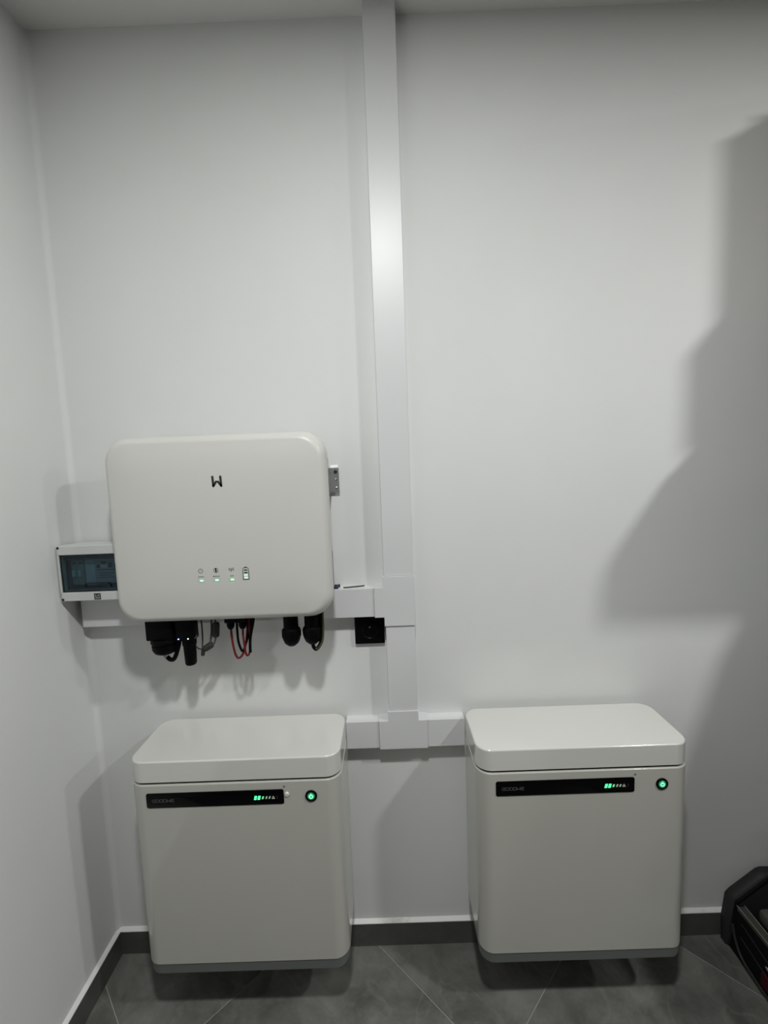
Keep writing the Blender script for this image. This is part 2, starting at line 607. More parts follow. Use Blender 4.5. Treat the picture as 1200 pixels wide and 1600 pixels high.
def tee(outline, label):
    """moulded fitting over a trunking junction: extruded outline with a soft front edge"""
    xs = [p[0] for p in outline]
    zs = [p[1] for p in outline]
    t = thing('trunking_tee', label, 'fitting', (sum(xs) / len(xs), 0, min(zs)))
    y1 = DY - 0.0042
    cx, cz = sum(xs) / len(xs), sum(zs) / len(zs)
    b = bmesh.new()
    f = b.faces.new([b.verts.new((p[0], y1, p[1])) for p in outline])
    ret = bmesh.ops.extrude_face_region(b, geom=[f])
    nv = [v for v in ret['geom'] if isinstance(v, bmesh.types.BMVert)]
    bmesh.ops.translate(b, verts=nv, vec=(0, -0.0 - y1 - 0.0002, 0))
    ed = [e for e in b.edges if all(abs(v.co.y - y1) < 1e-5 for v in e.verts)]
    bmesh.ops.bevel(b, geom=ed, offset=0.0011, segments=2, profile=0.5, affect='EDGES')
    obj('cover', b, M['pvc'], t, smooth=True, wn=True)
    return t


trunk('cable_trunking', 0.8275, 0.9055, 1.119, RZ, 'z', 'long vertical white trunking running up the back wall to the ceiling')
trunk('cable_trunking', 0.8280, 0.9060, 0.7435, 0.9825, 'z', 'short vertical white trunking beside the black socket between two junctions')
trunk('cable_trunking', 0.0155, 0.7990, 1.0095, 1.0865, 'x', 'horizontal white trunking passing behind the white inverter')
trunk('cable_trunking', 0.7085, 0.7985, 0.637, 0.7135, 'x', 'stub of white trunking meeting the left battery cabinet')
trunk('cable_trunking', 0.9325, 1.0335, 0.636, 0.7130, 'x', 'stub of white trunking meeting the right battery cabinet')
tee([(0.7995, 1.0075), (0.825, 1.0075), (0.825, 0.983), (0.9075, 0.983), (0.9075, 1.1185), (0.825, 1.1185), (0.825, 1.0885), (0.7995, 1.0885)],
    'upper white three way trunking fitting above the black socket')
tee([(0.799, 0.6345), (0.932, 0.6345), (0.932, 0.7155), (0.9075, 0.7155), (0.9075, 0.743), (0.825, 0.743), (0.825, 0.7155), (0.799, 0.7155)],
    'lower white three way trunking fitting between the two battery cabinets')

# ================================================================== INVERTER
IX0, IX1, IZ0, IZ1 = 0.1817, 0.7033, 1.0502, 1.4978
IYF = -0.165
inv = thing('solar_inverter', 'wide cream wall mounted solar inverter with black logo and green indicator lights', 'inverter', (0.4425, 0, IZ0))
b = bmesh.new()
rings = []
def ring_xz(ins, y, r, n=12):
    return [(p[0], y, p[1]) for p in rrect(IX0 + ins, IX1 - ins, IZ0 + ins, IZ1 - ins, r, n)]
rings.append(ring_xz(0.006, -0.098, 0.050))
rings.append(ring_xz(0.0010, -0.104, 0.055))
rings.append(ring_xz(0.0, -0.112, 0.056))
rings.append(ring_xz(0.0, -0.124, 0.056))
for i in range(1, 13):
    a = R(90 * i / 12)
    rings.append(ring_xz(0.020 * (1 - math.cos(a)), -0.124 - 0.0335 * math.sin(a), 0.056 - 0.008 * (1 - math.cos(a))))
for k, (ins, y) in enumerate(((0.035, -0.1600), (0.055, -0.1622), (0.085, -0.1640), (0.13, -0.1648))):
    rings.append(ring_xz(ins, y, 0.045 - 0.005 * k))
loft(b, rings)
obj('front_cover', b, M['inverter'], inv, smooth=True, angle=50)
b = bmesh.new()
loft(b, [[(p[0], y, p[1]) for p in rrect(IX0 + i_, IX1 - i_, IZ0 + i_ - 0.004, IZ1 - i_, 0.04)] for i_, y in ((0.026, -0.040), (0.020, -0.046), (0.020, -0.100))])
obj('rear_housing', b, M['alu'], inv, smooth=True)
for i in range(26):                                    # cooling fins behind the housing
    x = IX0 + 0.05 + i * 0.0168
    obj('cooling_fin', bx(x, x + 0.003, -0.030, -0.041, IZ0 + 0.08, IZ1 - 0.05), M['alu'], inv)
# bracket on the wall: back plate, flange with screw holes that shows on the right
b = bmesh.new()
box(b, IX0 + 0.05, 0.7000, -0.0005, -0.0035, 1.36, 1.40)
box(b, 0.694, 0.6965, -0.0005, -0.045, 1.344, 1.410)
box(b, 0.6955, 0.7185, -0.0085, -0.0110, 1.345, 1.411, bev=0.0008)
br = obj('wall_bracket', b, M['zinc'], inv)
obj('bracket_tab', loft(bmesh.new(), [[(x, -0.0112, 1.4105), (x, -0.0095, 1.4095), (x, -0.0030, 1.4160), (x, -0.0045, 1.4175)] for x in (0.6965, 0.7165)]), M['tab'], br)  # lip tilted up to the lamp, coloured as the flange highlight
obj('bolt', lathe(bmesh.new(), [(0.0048, 0), (0.0048, -0.002), (0.0040, -0.0035), (0.0001, -0.0038)], (0.710, -0.011, 1.4000), 'y', 12), M['screw_black'], br, smooth=True)
for z in (1.3795, 1.3575):
    obj('rivet', lathe(bmesh.new(), [(0.0027, 0), (0.0027, -0.0008), (0.0015, -0.0016), (0.0001, -0.0017)], (0.7105, -0.011, z), 'y', 12), M['chrome'], br, smooth=True)
obj('side_clip', bx(0.6930, 0.6965, -0.043, -0.050, 1.10, 1.195, bev=0.0006), M['zinc'], inv)
obj('side_clip', bx(0.6925, 0.6962, -0.043, -0.050, 1.412, 1.436, bev=0.0006), M['zinc'], inv)

# logo: a W made of two open strokes
lx0, lz0 = 0.4422, 1.3992
YI = IYF + 0.0006
b = bmesh.new()
w = 0.0051
stroke(b, [(lx0, lz0), (lx0 + 0.0010, lz0 - 0.0215), (lx0 + 0.0078, lz0 - 0.0115)], w, YI, 0.0006)
stroke(b, [(lx0 + 0.0183, lz0), (lx0 + 0.0193, lz0 - 0.0215), (lx0 + 0.0122, lz0 - 0.0115)], w, YI, 0.0006)
obj('logo', b, M['dark_print'], inv)

# indicator icons, captions and lights
XI = (0.3980, 0.4343, 0.4707)
b = bmesh.new()
stroke(b, arc(XI[0], 1.1795, 0.0050, 120, 420), 0.0011, YI)
stroke(b, [(XI[0], 1.1860), (XI[0], 1.1805)], 0.0011, YI)
obj('power_icon', b, M['dark_print'], inv)
b = bmesh.new()
stroke(b, arc(XI[1], 1.1795, 0.0052, 0, 360, 20), 0.0011, YI)
stroke(b, [(XI[1], 1.1768), (XI[1], 1.1805), (XI[1] - 0.0004, 1.1825)], 0.0036, YI)
obj('backup_icon', b, M['dark_print'], inv)
b = bmesh.new()
stroke(b, arc(XI[2] - 0.0004, 1.1815, 0.0052, 150, 230, 8), 0.0012, YI)
stroke(b, arc(XI[2] - 0.0004, 1.1815, 0.0027, 140, 240, 8), 0.0011, YI)
stroke(b, arc(XI[2] + 0.0004, 1.1815, 0.0052, -50, 30, 8), 0.0012, YI)
stroke(b, arc(XI[2] + 0.0004, 1.1815, 0.0027, -60, 40, 8), 0.0011, YI)
stroke(b, [(XI[2], 1.1825), (XI[2], 1.1755)], 0.0014, YI)
obj('wireless_icon', b, M['dark_print'], inv)
for x, s in zip(XI, ('SYSTEM', 'BACK-UP', 'COM')):
    obj('caption', text_bm(s, x, 1.1640, YI - 0.0003, 0.0038), M['grey_print'], inv)
for x in XI:
    l_ = obj('indicator_light', loft(bmesh.new(), [[(p[0], YI - q, p[1]) for p in rrect(x - 0.0072 + i_, x + 0.0072 - i_, 1.1528 + i_, 1.1592 - i_, 0.0028 - i_, 5)]
                                                   for i_, q in ((0, -0.0003), (0.0003, 0.0004))]), M['led_halo'], inv)
    obj('lit_element', loft(bmesh.new(), [[(p[0], YI - q, p[1]) for p in rrect(x - 0.0035, x + 0.0055, 1.1540, 1.1580, 0.0019, 5)] for q in (0.0003, 0.0007)]), M['led_soft'], l_)
# battery gauge
bx_, bz_ = 0.5043, 1.1550
gauge = bmesh.new()
o_ = [(bx_ - 0.0062, bz_ + 0.0265), (bx_ - 0.0068, bz_ + 0.0235), (bx_ - 0.0068, bz_), (bx_ + 0.0068, bz_), (bx_ + 0.0068, bz_ + 0.0235), (bx_ + 0.0062, bz_ + 0.0265), (bx_ + 0.0030, bz_ + 0.0285), (bx_ - 0.0030, bz_ + 0.0285), (bx_ - 0.0062, bz_ + 0.0265)]
stroke(gauge, o_, 0.0014, YI)
stroke(gauge, [(bx_ - 0.002, bz_ + 0.0295), (bx_ + 0.002, bz_ + 0.0295)], 0.0020, YI)
gauge_o = obj('battery_gauge', gauge, M['dark_print'], inv)
for k, m_ in enumerate(('led_soft', 'led_soft', 'dark_print', 'dark_print')):
    z = bz_ + 0.0046 + k * 0.0060
    obj('gauge_bar', loft(bmesh.new(), [[(p[0], YI - q, p[1]) for p in rrect(bx_ - 0.0042, bx_ + 0.0042, z - 0.0014, z + 0.0014, 0.0008, 3)] for q in (-0.0002, 0.0005)]), M[m_], gauge_o)

# --- connectors hanging from the underside
YC = -0.105
ZB = IZ0                       # underside height
# big black battery plug on the left
b = bmesh.new()
box(b, 0.234, 0.300, YC - 0.026, YC + 0.026, 0.999, ZB + 0.012, bev=0.004)
lathe(b, [(0.0315, 0.0), (0.0330, -0.004), (0.0335, -0.010), (0.0290, -0.011), (0.0290, -0.016), (0.0315, -0.017), (0.0310, -0.028), (0.0260, -0.037), (0.0150, -0.0425), (0.0001, -0.043)],
      (0.2685, YC, 1.0), 'z', 24)
obj('battery_plug', b, M['black'], inv, smooth=True)
b = bmesh.new()
tube(b, [(0.2600, YC, 0.960), (0.2640, YC - 0.002, 0.951), (0.2690, YC, 0.945)], 0.0022, 8)
tube(b, [(0.2650, YC - 0.004, 0.958), (0.2700, YC - 0.004, 0.949), (0.2740, YC - 0.002, 0.946)], 0.0018, 8)
obj('plug_fitting', b, M['zinc'], inv, smooth=True)
# black data cable looping back up
b = bmesh.new()
tube(b, [(0.2700, YC, 0.948), (0.2790, YC - 0.002, 0.9415), (0.2895, YC - 0.004, 0.9440), (0.2985, YC - 0.005, 0.9620), (0.3060, YC - 0.006, 0.9850), (0.3085, YC - 0.006, 1.006)], 0.0054, 10)
obj('data_cable', b, M['black'], inv, smooth=True)
# communication dongle
b = bmesh.new()
box(b, 0.3055, 0.3490, YC - 0.020, YC + 0.016, 0.993, ZB + 0.012, bev=0.003)
lathe(b, [(0.0175, 0), (0.0170, -0.018), (0.0155, -0.020), (0.0150, -0.040), (0.0140, -0.066), (0.0120, -0.0700), (0.0001, -0.0705)], (0.3300, YC, 0.997), 'z', 20)
dg = obj('communication_dongle', b, M['black'], inv, smooth=True)
for x, m_ in ((0.3125, 'led_blue'), (0.3365, 'led_white')):
    obj('status_light', lathe(bmesh.new(), [(0.0017, 0.0), (0.0017, -0.0008), (0.0010, -0.0014), (0.0001, -0.0015)], (x, YC - 0.0198, 1.0005), 'y', 12), M[m_], dg)
# thin grey cables and ferrite clamps
b = bmesh.new()
tube(b, [(0.3590, YC + 0.01, ZB + 0.01), (0.3600, YC + 0.01, 1.010), (0.3585, YC + 0.01, 0.978), (0.3560, YC + 0.008, 0.962), (0.3490, YC + 0.004, 0.966), (0.3460, YC, 0.972)], 0.0020, 8)
tube(b, [(0.3480, YC - 0.012, 0.999), (0.3530, YC - 0.012, 1.001), (0.3550, YC - 0.010, 1.006)], 0.0016, 8)
obj('grey_lead', b, M['grey_cable'], inv, smooth=True)
b = bmesh.new()
tube(b, [(0.3880, YC + 0.005, ZB + 0.01), (0.3868, YC + 0.004, 1.015), (0.3845, YC, 0.990), (0.3815, YC - 0.002, 0.978)], 0.0026, 8)
tube(b, [(0.3980, YC, 0.998), (0.3960, YC, 0.988), (0.3920, YC - 0.002, 0.978), (0.3860, YC - 0.002, 0.974)], 0.0022, 8)
tube(b, [(0.3990, YC, 1.030), (0.4000, YC + 0.002, ZB + 0.01)], 0.0022, 8)
obj('grey_lead', b, M['grey_cable'], inv, smooth=True)


def clamp(p, q, r):
    p, q = Vector(p), Vector(q)
    b = bmesh.new()
    tube(b, [p, p + (q - p) * 0.12, q - (q - p) * 0.12, q], [r * 0.8, r, r, r * 0.8], 8, smooth=False)
    obj('ferrite_clamp', b, M['ferrite'], inv)

clamp((0.4010, YC, 1.0325), (0.3975, YC, 0.996), 0.0092)
clamp((0.3880, YC - 0.002, 0.9780), (0.3680, YC - 0.004, 0.9660), 0.0085)
clamp((0.3660, YC - 0.004, 0.9690), (0.3625, YC - 0.004, 0.9500), 0.0050)

# solar connectors with red and black leads
b = bmesh.new()
box(b, 0.4260, 0.4790, YC - 0.012, YC + 0.012, 1.034, ZB + 0.012, bev=0.001)
obj('connector_block', b, M['black'], inv)
for x in (0.4375, 0.4675):
    obj('solar_connector', lathe(bmesh.new(), [(0.0098, 0.012), (0.0098, -0.012), (0.0085, -0.018), (0.0060, -0.0225), (0.0001, -0.023)], (x, YC, 1.038), 'z', 16), M['black'], inv, smooth=True)
b = tube(bmesh.new(), [(0.4375, YC, 1.018), (0.4380, YC, 0.996), (0.4420, YC - 0.003, 0.966), (0.4485, YC - 0.005, 0.9445), (0.4570, YC - 0.004, 0.9410), (0.4660, YC, 0.9540), (0.4720, YC + 0.005, 0.980), (0.4760, YC + 0.008, 1.010), (0.4770, YC + 0.008, 1.04)], 0.0029, 10)
obj('red_lead', b, M['red_wire'], inv, smooth=True)
b = tube(bmesh.new(), [(0.4675, YC, 1.018), (0.4680, YC - 0.003, 0.998), (0.4705, YC - 0.005, 0.970), (0.4730, YC - 0.005, 0.9500), (0.4775, YC - 0.003, 0.9460), (0.4815, YC, 0.9560), (0.4835, YC + 0.003, 0.98), (0.4830, YC + 0.005, 1.04)], 0.0027, 10)
obj('red_lead', b, M['red_wire'], inv, smooth=True)
b = tube(bmesh.new(), [(0.4520, YC + 0.004, 1.045), (0.4520, YC + 0.003, 1.010), (0.4535, YC + 0.001, 0.982), (0.4600, YC - 0.001, 0.9610), (0.4650, YC - 0.001, 0.9570), (0.4700, YC + 0.004, 0.970), (0.4790, YC + 0.006, 0.998), (0.4860, YC + 0.008, 1.020), (0.4900, YC + 0.009, 1.045)], 0.0031, 10)
obj('black_lead', b, M['black'], inv, smooth=True)
b = tube(bmesh.new(), [(0.4960, YC + 0.004, 1.046), (0.4925, YC + 0.003, 1.025), (0.4855, YC + 0.001, 0.995), (0.4830, YC, 0.972), (0.4825, YC, 0.952)], 0.0036, 10)
obj('black_lead', b, M['black'], inv, smooth=True)
b = tube(bmesh.new(), [(0.4840, YC + 0.014, 1.046), (0.4830, YC + 0.013, 1.020), (0.4800, YC + 0.012, 0.990), (0.4790, YC + 0.012, 0.960)], 0.0036, 10)
obj('black_lead', b, M['black'], inv, smooth=True)

# two black cable glands on the right
for x, z in ((0.5895, 0.0), (0.6425, 0.003)):
    g = obj('cable_gland', lathe(bmesh.new(), [(0.0185, 0.0), (0.0185, -0.050), (0.0225, -0.053), (0.0232, -0.058), (0.0232, -0.070), (0.0220, -0.078), (0.0180, -0.088), (0.0100, -0.0955), (0.0001, -0.097)],
                                 (x, YC, ZB + 0.0125 + z), 'z', 24), M['black'], inv, smooth=True)
    b = bmesh.new()
    for i in range(12):
        a = 2 * math.pi * i / 12
        px, py = x + 0.0230 * math.cos(a), YC + 0.0230 * math.sin(a)
        box(b, px - 0.0013, px + 0.0013, py - 0.0013, py + 0.0013, ZB + 0.0125 + z - 0.072, ZB + 0.0125 + z - 0.056, bev=0.0005, seg=1)
    obj('grip_rib', b, M['black'], g)
# earth lead: black sleeve and yellow-green core looping under the right gland
b = tube(bmesh.new(), [(0.6650, YC + 0.002, ZB + 0.01), (0.6655, YC + 0.001, 1.020), (0.6660, YC, 0.992), (0.6610, YC - 0.001, 0.968), (0.6510, YC, 0.9545), (0.6430, YC + 0.003, 0.960), (0.6400, YC + 0.008, 0.975)], 0.0048, 10)
obj('earth_sleeve', b, M['black'], inv, smooth=True)
b = tube(bmesh.new(), [(0.6715, YC - 0.002, ZB + 0.01), (0.6712, YC - 0.003, 1.020), (0.6705, YC - 0.004, 0.996), (0.6665, YC - 0.005, 0.974), (0.6570, YC - 0.006, 0.9590), (0.6500, YC - 0.004, 0.957)], 0.0026, 10)
obj('earth_wire', b, M['earth'], inv, smooth=True)

# ================================================================== BATTERIES
BX0, BW, BZ0, BH = 0.2015, 0.5065, 0.1704, 0.5625
BYB, BYF = -0.0197, -0.2052
BX1 = BX0 + BW
ZT = BZ0 + BH
bat = thing('battery_cabinet', 'left white battery cabinet with rounded lid hung on the wall below the inverter', 'battery', ((BX0 + BX1) / 2, 0, BZ0), 'wall hung battery cabinets')


def plan(ins, z, r=0.036, n=9):
    return [(p[0], p[1], z) for p in rrect(BX0 + ins, BX1 - ins, BYF + ins, BYB - max(ins, 0), max(r - ins, 0.004), n)]

# lid: vertical band, softly rounded top edge
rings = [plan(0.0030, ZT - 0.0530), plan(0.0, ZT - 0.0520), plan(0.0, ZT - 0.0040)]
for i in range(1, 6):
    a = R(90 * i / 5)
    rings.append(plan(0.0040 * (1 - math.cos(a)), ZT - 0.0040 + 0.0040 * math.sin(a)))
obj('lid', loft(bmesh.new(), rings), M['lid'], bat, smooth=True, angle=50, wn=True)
obj('lid_gap', loft(bmesh.new(), [plan(0.005, ZT - 0.0590), plan(0.005, ZT - 0.0510)]), M['black'], bat)
zs = BZ0 + 0.0285
rings = [plan(0.0012, zs), plan(-0.0006, zs + 0.0015)]
rings += [plan(-0.0012, ZT - 0.0610), plan(-0.0007, ZT - 0.0595), plan(0.0008, ZT - 0.0585), plan(0.0040, ZT - 0.0582)]
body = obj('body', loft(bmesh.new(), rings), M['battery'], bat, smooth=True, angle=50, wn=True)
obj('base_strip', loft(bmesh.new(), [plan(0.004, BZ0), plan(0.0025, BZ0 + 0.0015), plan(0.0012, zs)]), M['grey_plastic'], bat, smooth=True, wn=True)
obj('wall_bracket', bx(BX0 + 0.05, BX1 - 0.05, -0.0005, BYB + 0.001, ZT - 0.16, ZT - 0.075), M['zinc'], bat)

# black display window with the maker's lettering and charge bars
YD = BYF - 0.0014
disp = obj('display_panel', loft(bmesh.new(), [[(p[0], y, p[1]) for p in rrect(0.2437 + i_, 0.5718 - i_, 0.6178 + i_, 0.6550 - i_, 0.0050, 6)]
                                               for i_, y in ((0, BYF + 0.0005), (0, YD - 0.0008), (0.0006, YD - 0.0013))]), M['black_gloss'], bat, smooth=True)
YL = YD - 0.00125
cw, ch = 0.0076, 0.0066
gx, gz = 0.2582, 0.6330
b = bmesh.new()
sw = 0.0012


def letter(ch_, k):
    x = gx + k * (cw + 0.0012)
    P = lambda a, c: (x + a * cw, gz + c * ch)
    L = {'G': [[P(1, 1), P(.25, 1), P(0, .78), P(0, .22), P(.25, 0), P(.8, 0), P(1, .2), P(1, .5), P(.5, .5)]],
         'O': [[P(.25, 1), P(.75, 1), P(1, .78), P(1, .22), P(.75, 0), P(.25, 0), P(0, .22), P(0, .78), P(.25, 1)]],
         'D': [[P(0, 1), P(.7, 1), P(1, .75), P(1, .25), P(.7, 0), P(0, 0), P(0, 1)]],
         'W': [[P(0, 1), P(.05, 0), P(.42, .5)], [P(1, 1), P(.95, 0), P(.58, .5)]],
         'E': [[P(1, 1), P(.25, 1), P(0, .78), P(0, .22), P(.25, 0), P(1, 0)], [P(0, .5), P(.9, .5)]]}
    for s in L[ch_]:
        stroke(b, s, sw, YL, 0.0004, 4)

for k, c_ in enumerate('GOODWE'):
    letter(c_, k)
obj('lettering', b, M['dim_letter'], disp)


def bar(x, w_, h, m_, name='charge_bar', z=0.6358, sl=0.0022):
    ring = [(x - w_ / 2 - sl / 2, z - h / 2), (x + w_ / 2 - sl / 2, z - h / 2), (x + w_ / 2 + sl / 2, z + h / 2), (x - w_ / 2 + sl / 2, z + h / 2)]
    obj(name, loft(bmesh.new(), [[(p[0], YL, p[1]) for p in ring], [(p[0], YL - 0.0005, p[1]) for p in ring]]), M[m_], disp)

bar(0.5045, 0.0060, 0.0098, 'led_bar')
bar(0.5130, 0.0060, 0.0098, 'led_bar')
bar(0.5220, 0.0040, 0.0066, 'led_mid')
bar(0.5305, 0.0036, 0.0062, 'led_dim')
bar(0.5380, 0.0034, 0.0062, 'led_dim')
b = bmesh.new()
stroke(b, [(0.5435, 0.6330), (0.5468, 0.6388), (0.5500, 0.6330), (0.5435, 0.6330)], 0.0013, YL, 0.0004)
obj('warning_mark', b, M['led_amber'], disp)
b = bmesh.new()
stroke(b, arc(0.5515, 0.6358, 0.0052, -38, 38, 6), 0.0010, YL, 0.0004)
obj('gauge_end', b, M['dim_letter'], disp)

# power button
bc = (0.6368, BYF - 0.0011, 0.6358)
btn = obj('power_button', lathe(bmesh.new(), [(0.0142, 0.0005), (0.0142, -0.0022), (0.0130, -0.0032), (0.0105, -0.0032), (0.0098, -0.0022), (0.0001, -0.0022)], bc, 'y', 32), M['black'], bat, smooth=True)
obj('button_face', lathe(bmesh.new(), [(0.0090, -0.0020), (0.0086, -0.0028), (0.0001, -0.0030)], bc, 'y', 24), M['btn_glow'], btn, smooth=True)
b = bmesh.new()
stroke(b, arc(bc[0], bc[2] - 0.0004, 0.0042, 125, 415), 0.0022, BYF - 0.0040, 0.0005)
stroke(b, [(bc[0], bc[2] + 0.0062), (bc[0], bc[2] + 0.0010)], 0.0022, BYF - 0.0040, 0.0005)
obj('power_symbol', b, M['btn_mark'], btn)
obj('sensor_dot', lathe(bmesh.new(), [(0.0027, 0.0004), (0.0027, -0.0003), (0.0001, -0.0004)], (0.5735, BYF - 0.0011, 0.6610), 'y', 14), M['grey_plastic'], bat)

bat_r = dup(bat, (0.8322, 0, 0), 'right white battery cabinet with rounded lid hung on the wall right of the trunking')
# small white cap that only the left cabinet shows beside its display
obj('white_cap', lathe(bmesh.new(), [(0.0058, 0.0004), (0.0058, -0.0022), (0.0046, -0.0036), (0.0001, -0.0042)], (0.5795, BYF - 0.0011, 0.6420), 'y', 18), M['lid'], bat, smooth=True)

# ================================================================== SOCKET
so = thing('wall_socket', 'square black wall socket tucked under the upper trunking fitting', 'socket', (0.783, 0, 0.923))
SX0, SX1, SZ0, SZ1 = 0.7420, 0.8235, 0.9245, 1.0030
b = bmesh.new()
loft(b, [[(p[0], y, p[1]) for p in rrect(SX0 + i_, SX1 - i_, SZ0 + i_, SZ1 - i_, 0.003, 4)] for i_, y in ((0.002, -0.0003), (0.0, -0.003), (0.0, -0.0085), (0.0008, -0.0100), (0.0030, -0.0106))])
fr = obj('face_plate', b, M['black_socket'], so, smooth=True)
scx, scz = 0.7835, 0.9610
obj('socket_well', lathe(bmesh.new(), [(0.0215, -0.0104), (0.0215, -0.0118), (0.0200, -0.0122), (0.0192, -0.0116), (0.0186, -0.0030), (0.0001, -0.0030)], (scx, 0, scz), 'y', 32), M['black_socket'], so, smooth=True)
for dx in (-0.0095, 0.0095):
    obj('pin_hole', lathe(bmesh.new(), [(0.0024, -0.0028), (0.0024, -0.0042), (0.0015, -0.0042), (0.0014, -0.0032), (0.0001, -0.0032)], (scx + dx, 0, scz), 'y', 12), M['black'], so)
obj('earth_pin', lathe(bmesh.new(), [(0.0022, -0.0028), (0.0022, -0.0110), (0.0012, -0.0125), (0.0001, -0.0127)], (scx, 0, scz + 0.0105), 'y', 12), M['zinc'], so, smooth=True)

# ================================================================== BREAKER BOX
eb = thing('breaker_box', 'white electrical breaker box with smoked window in the corner left of the inverter', 'breaker box', (0.09, 0, 1.097))
EX0, EX1, EZ0, EZ1, EY = 0.0150, 0.1790, 1.0970, 1.2390, -0.0900
EX0 = 0.0062
WX0, WX1, WZ0, WZ1 = 0.0102, 0.1700, 1.1195, 1.2160
b = bmesh.new()
box(b, EX0 + 0.002, EX1 - 0.002, -0.0145, -0.052, EZ0 + 0.002, EZ1 - 0.002, bev=0.001)
obj('enclosure', b, M['box_plastic'], eb)
b = bmesh.new()
box(b, EX0, EX1, -0.052, EY, WZ1, EZ1, bev=0.0015)
box(b, EX0, EX1, -0.052, EY, EZ0, WZ0, bev=0.0015)
box(b, EX0, WX0, -0.052, EY, WZ0 - 0.003, WZ1 + 0.003)
box(b, WX1, EX1, -0.052, EY, WZ0 - 0.003, WZ1 + 0.003)
obj('front_frame', b, M['box_plastic'], eb)
obj('back_plate', bx(WX0, WX1, -0.0525, -0.060, WZ0, WZ1), M['recess'], eb)
# modules on the rail behind the window
for k, x in enumerate((0.0300, 0.0455)):
    m_ = obj('circuit_breaker', bx(x, x + 0.0150, -0.0605, -0.076, 1.136, 1.200, bev=0.001), M['breaker_green'], eb)
    obj('lever', bx(x + 0.0045, x + 0.0105, -0.0755, -0.083, 1.158, 1.174, bev=0.001), M['breaker_pale'], m_)
    obj('terminal_screw', lathe(bmesh.new(), [(0.0030, 0), (0.0030, -0.0008), (0.0001, -0.0010)], (x + 0.0075, -0.076, 1.192), 'y', 10), M['steel_dark'], m_)
obj('blank_module', bx(0.0630, 0.0890, -0.0605, -0.074, 1.134, 1.202, bev=0.001), M['breaker_pale'], eb)
m_ = obj('meter_module', bx(0.0915, 0.1640, -0.0605, -0.076, 1.138, 1.205, bev=0.001), M['breaker_mid'], eb)
for x0, x1, z0, z1 in ((0.095, 0.103, 1.178, 1.187), (0.107, 0.120, 1.188, 1.194), (0.124, 0.136, 1.178, 1.191), (0.140, 0.152, 1.176, 1.190), (0.095, 0.150, 1.1720, 1.1740), (0.098, 0.140, 1.1640, 1.1655), (0.098, 0.134, 1.1580, 1.1595), (0.098, 0.140, 1.1520, 1.1535)):
    obj('printed_mark', bx(x0, x1, -0.0759, -0.0764, z0, z1), M['sticker'], m_)
obj('display_strip', bx(0.107, 0.122, -0.0759, -0.0765, 1.178, 1.185), M['breaker_pale'], m_)
# smoked door with frame and handle
dr = obj('window_door', bx(WX0, WX1, -0.0850, -0.0870, WZ0, WZ1), M['smoke'], eb)
b = bmesh.new()
ft = -0.0872
for x0, x1, z0, z1 in ((WX0, WX1, WZ1 - 0.0035, WZ1), (WX0, WX1, WZ0, WZ0 + 0.0035), (WX0, WX0 + 0.0025, WZ0, WZ1), (WX1 - 0.004, WX1, WZ0, WZ1),
                       (0.0240, 0.1650, 1.2040, 1.2070), (0.0240, 0.1650, 1.1280, 1.1305), (0.0240, 0.0268, 1.1280, 1.2070), (0.1625, 0.1650, 1.1280, 1.2070)):
    box(b, x0, x1, -0.0845, ft, z0, z1)
obj('door_rim', b, M['smoke_frame'], dr)
b = bmesh.new()
stroke(b, [(0.0655, 1.1300), (0.0720, 1.1410), (0.1290, 1.1410), (0.1335, 1.1300)], 0.0028, -0.0868, 0.0035)
stroke(b, [(0.0655, 1.1300), (0.1335, 1.1300)], 0.0036, -0.0868, 0.0030)
obj('door_handle', b, M['smoke_frame'], dr)
for x, z in ((0.0102, 1.2345), (0.0100, 1.1015), (0.1735, 1.2325), (0.1735, 1.1035)):
    obj('screw', lathe(bmesh.new(), [(0.0034, 0.001), (0.0034, -0.0006), (0.0024, -0.0010), (0.0001, -0.0008)], (x, EY, z), 'y', 14), M['screw_black'], eb)
st = obj('logo_sticker', bx(0.0905, 0.1070, EY, EY - 0.0005, 1.0995, 1.1155), M['sticker'], eb)
b = bmesh.new()
stroke(b, [(0.0945, 1.1120), (0.0950, 1.1040)], 0.0012, EY - 0.0004, 0.0004)
stroke(b, [(0.0945, 1.1035), (0.1035, 1.1035)], 0.0016, EY - 0.0004, 0.0004)
stroke(b, [(0.0985, 1.1080), (0.1040, 1.1125)], 0.0014, EY - 0.0004, 0.0004)
stroke(b, [(0.1035, 1.1035), (0.1038, 1.1080)], 0.0012, EY - 0.0004, 0.0004)
obj('sticker_mark', b, M['sticker_light'], st)

# ================================================================== SMALL THINGS ON THE TRUNKING
ZS = 1.0866
b = bmesh.new()
HEX = 0.0017
tube(b, [(0.7180, -0.0170, ZS + HEX), (0.7205, -0.0205, ZS + HEX), (0.7245, -0.0205, ZS + HEX), (0.7480, -0.0150, ZS + HEX), (0.7740, -0.0080, ZS + HEX)], HEX, 6, k=4)
tag(obj('hex_key', b, M['steel_dark']), 'thin L shaped grey hex key lying on the horizontal trunking', 'tool')
for y, xe, lab in ((-0.0090, 0.7075, 'navy blue wall plug on the trunking, the one nearer the wall'),
                   (-0.0255, 0.7040, 'navy blue wall plug on the trunking, the one nearer the front edge')):
    b = lathe(bmesh.new(), [(0.0024, -0.028), (0.0034, -0.026), (0.0034, -0.004), (0.0042, -0.0035), (0.0042, 0.0)], (xe, y, ZS + 0.0043), 'x', 12)
    tag(obj('wall_plug', b, M['blue_plug'], smooth=True), lab, 'wall plug', 'wall plugs on the trunking')

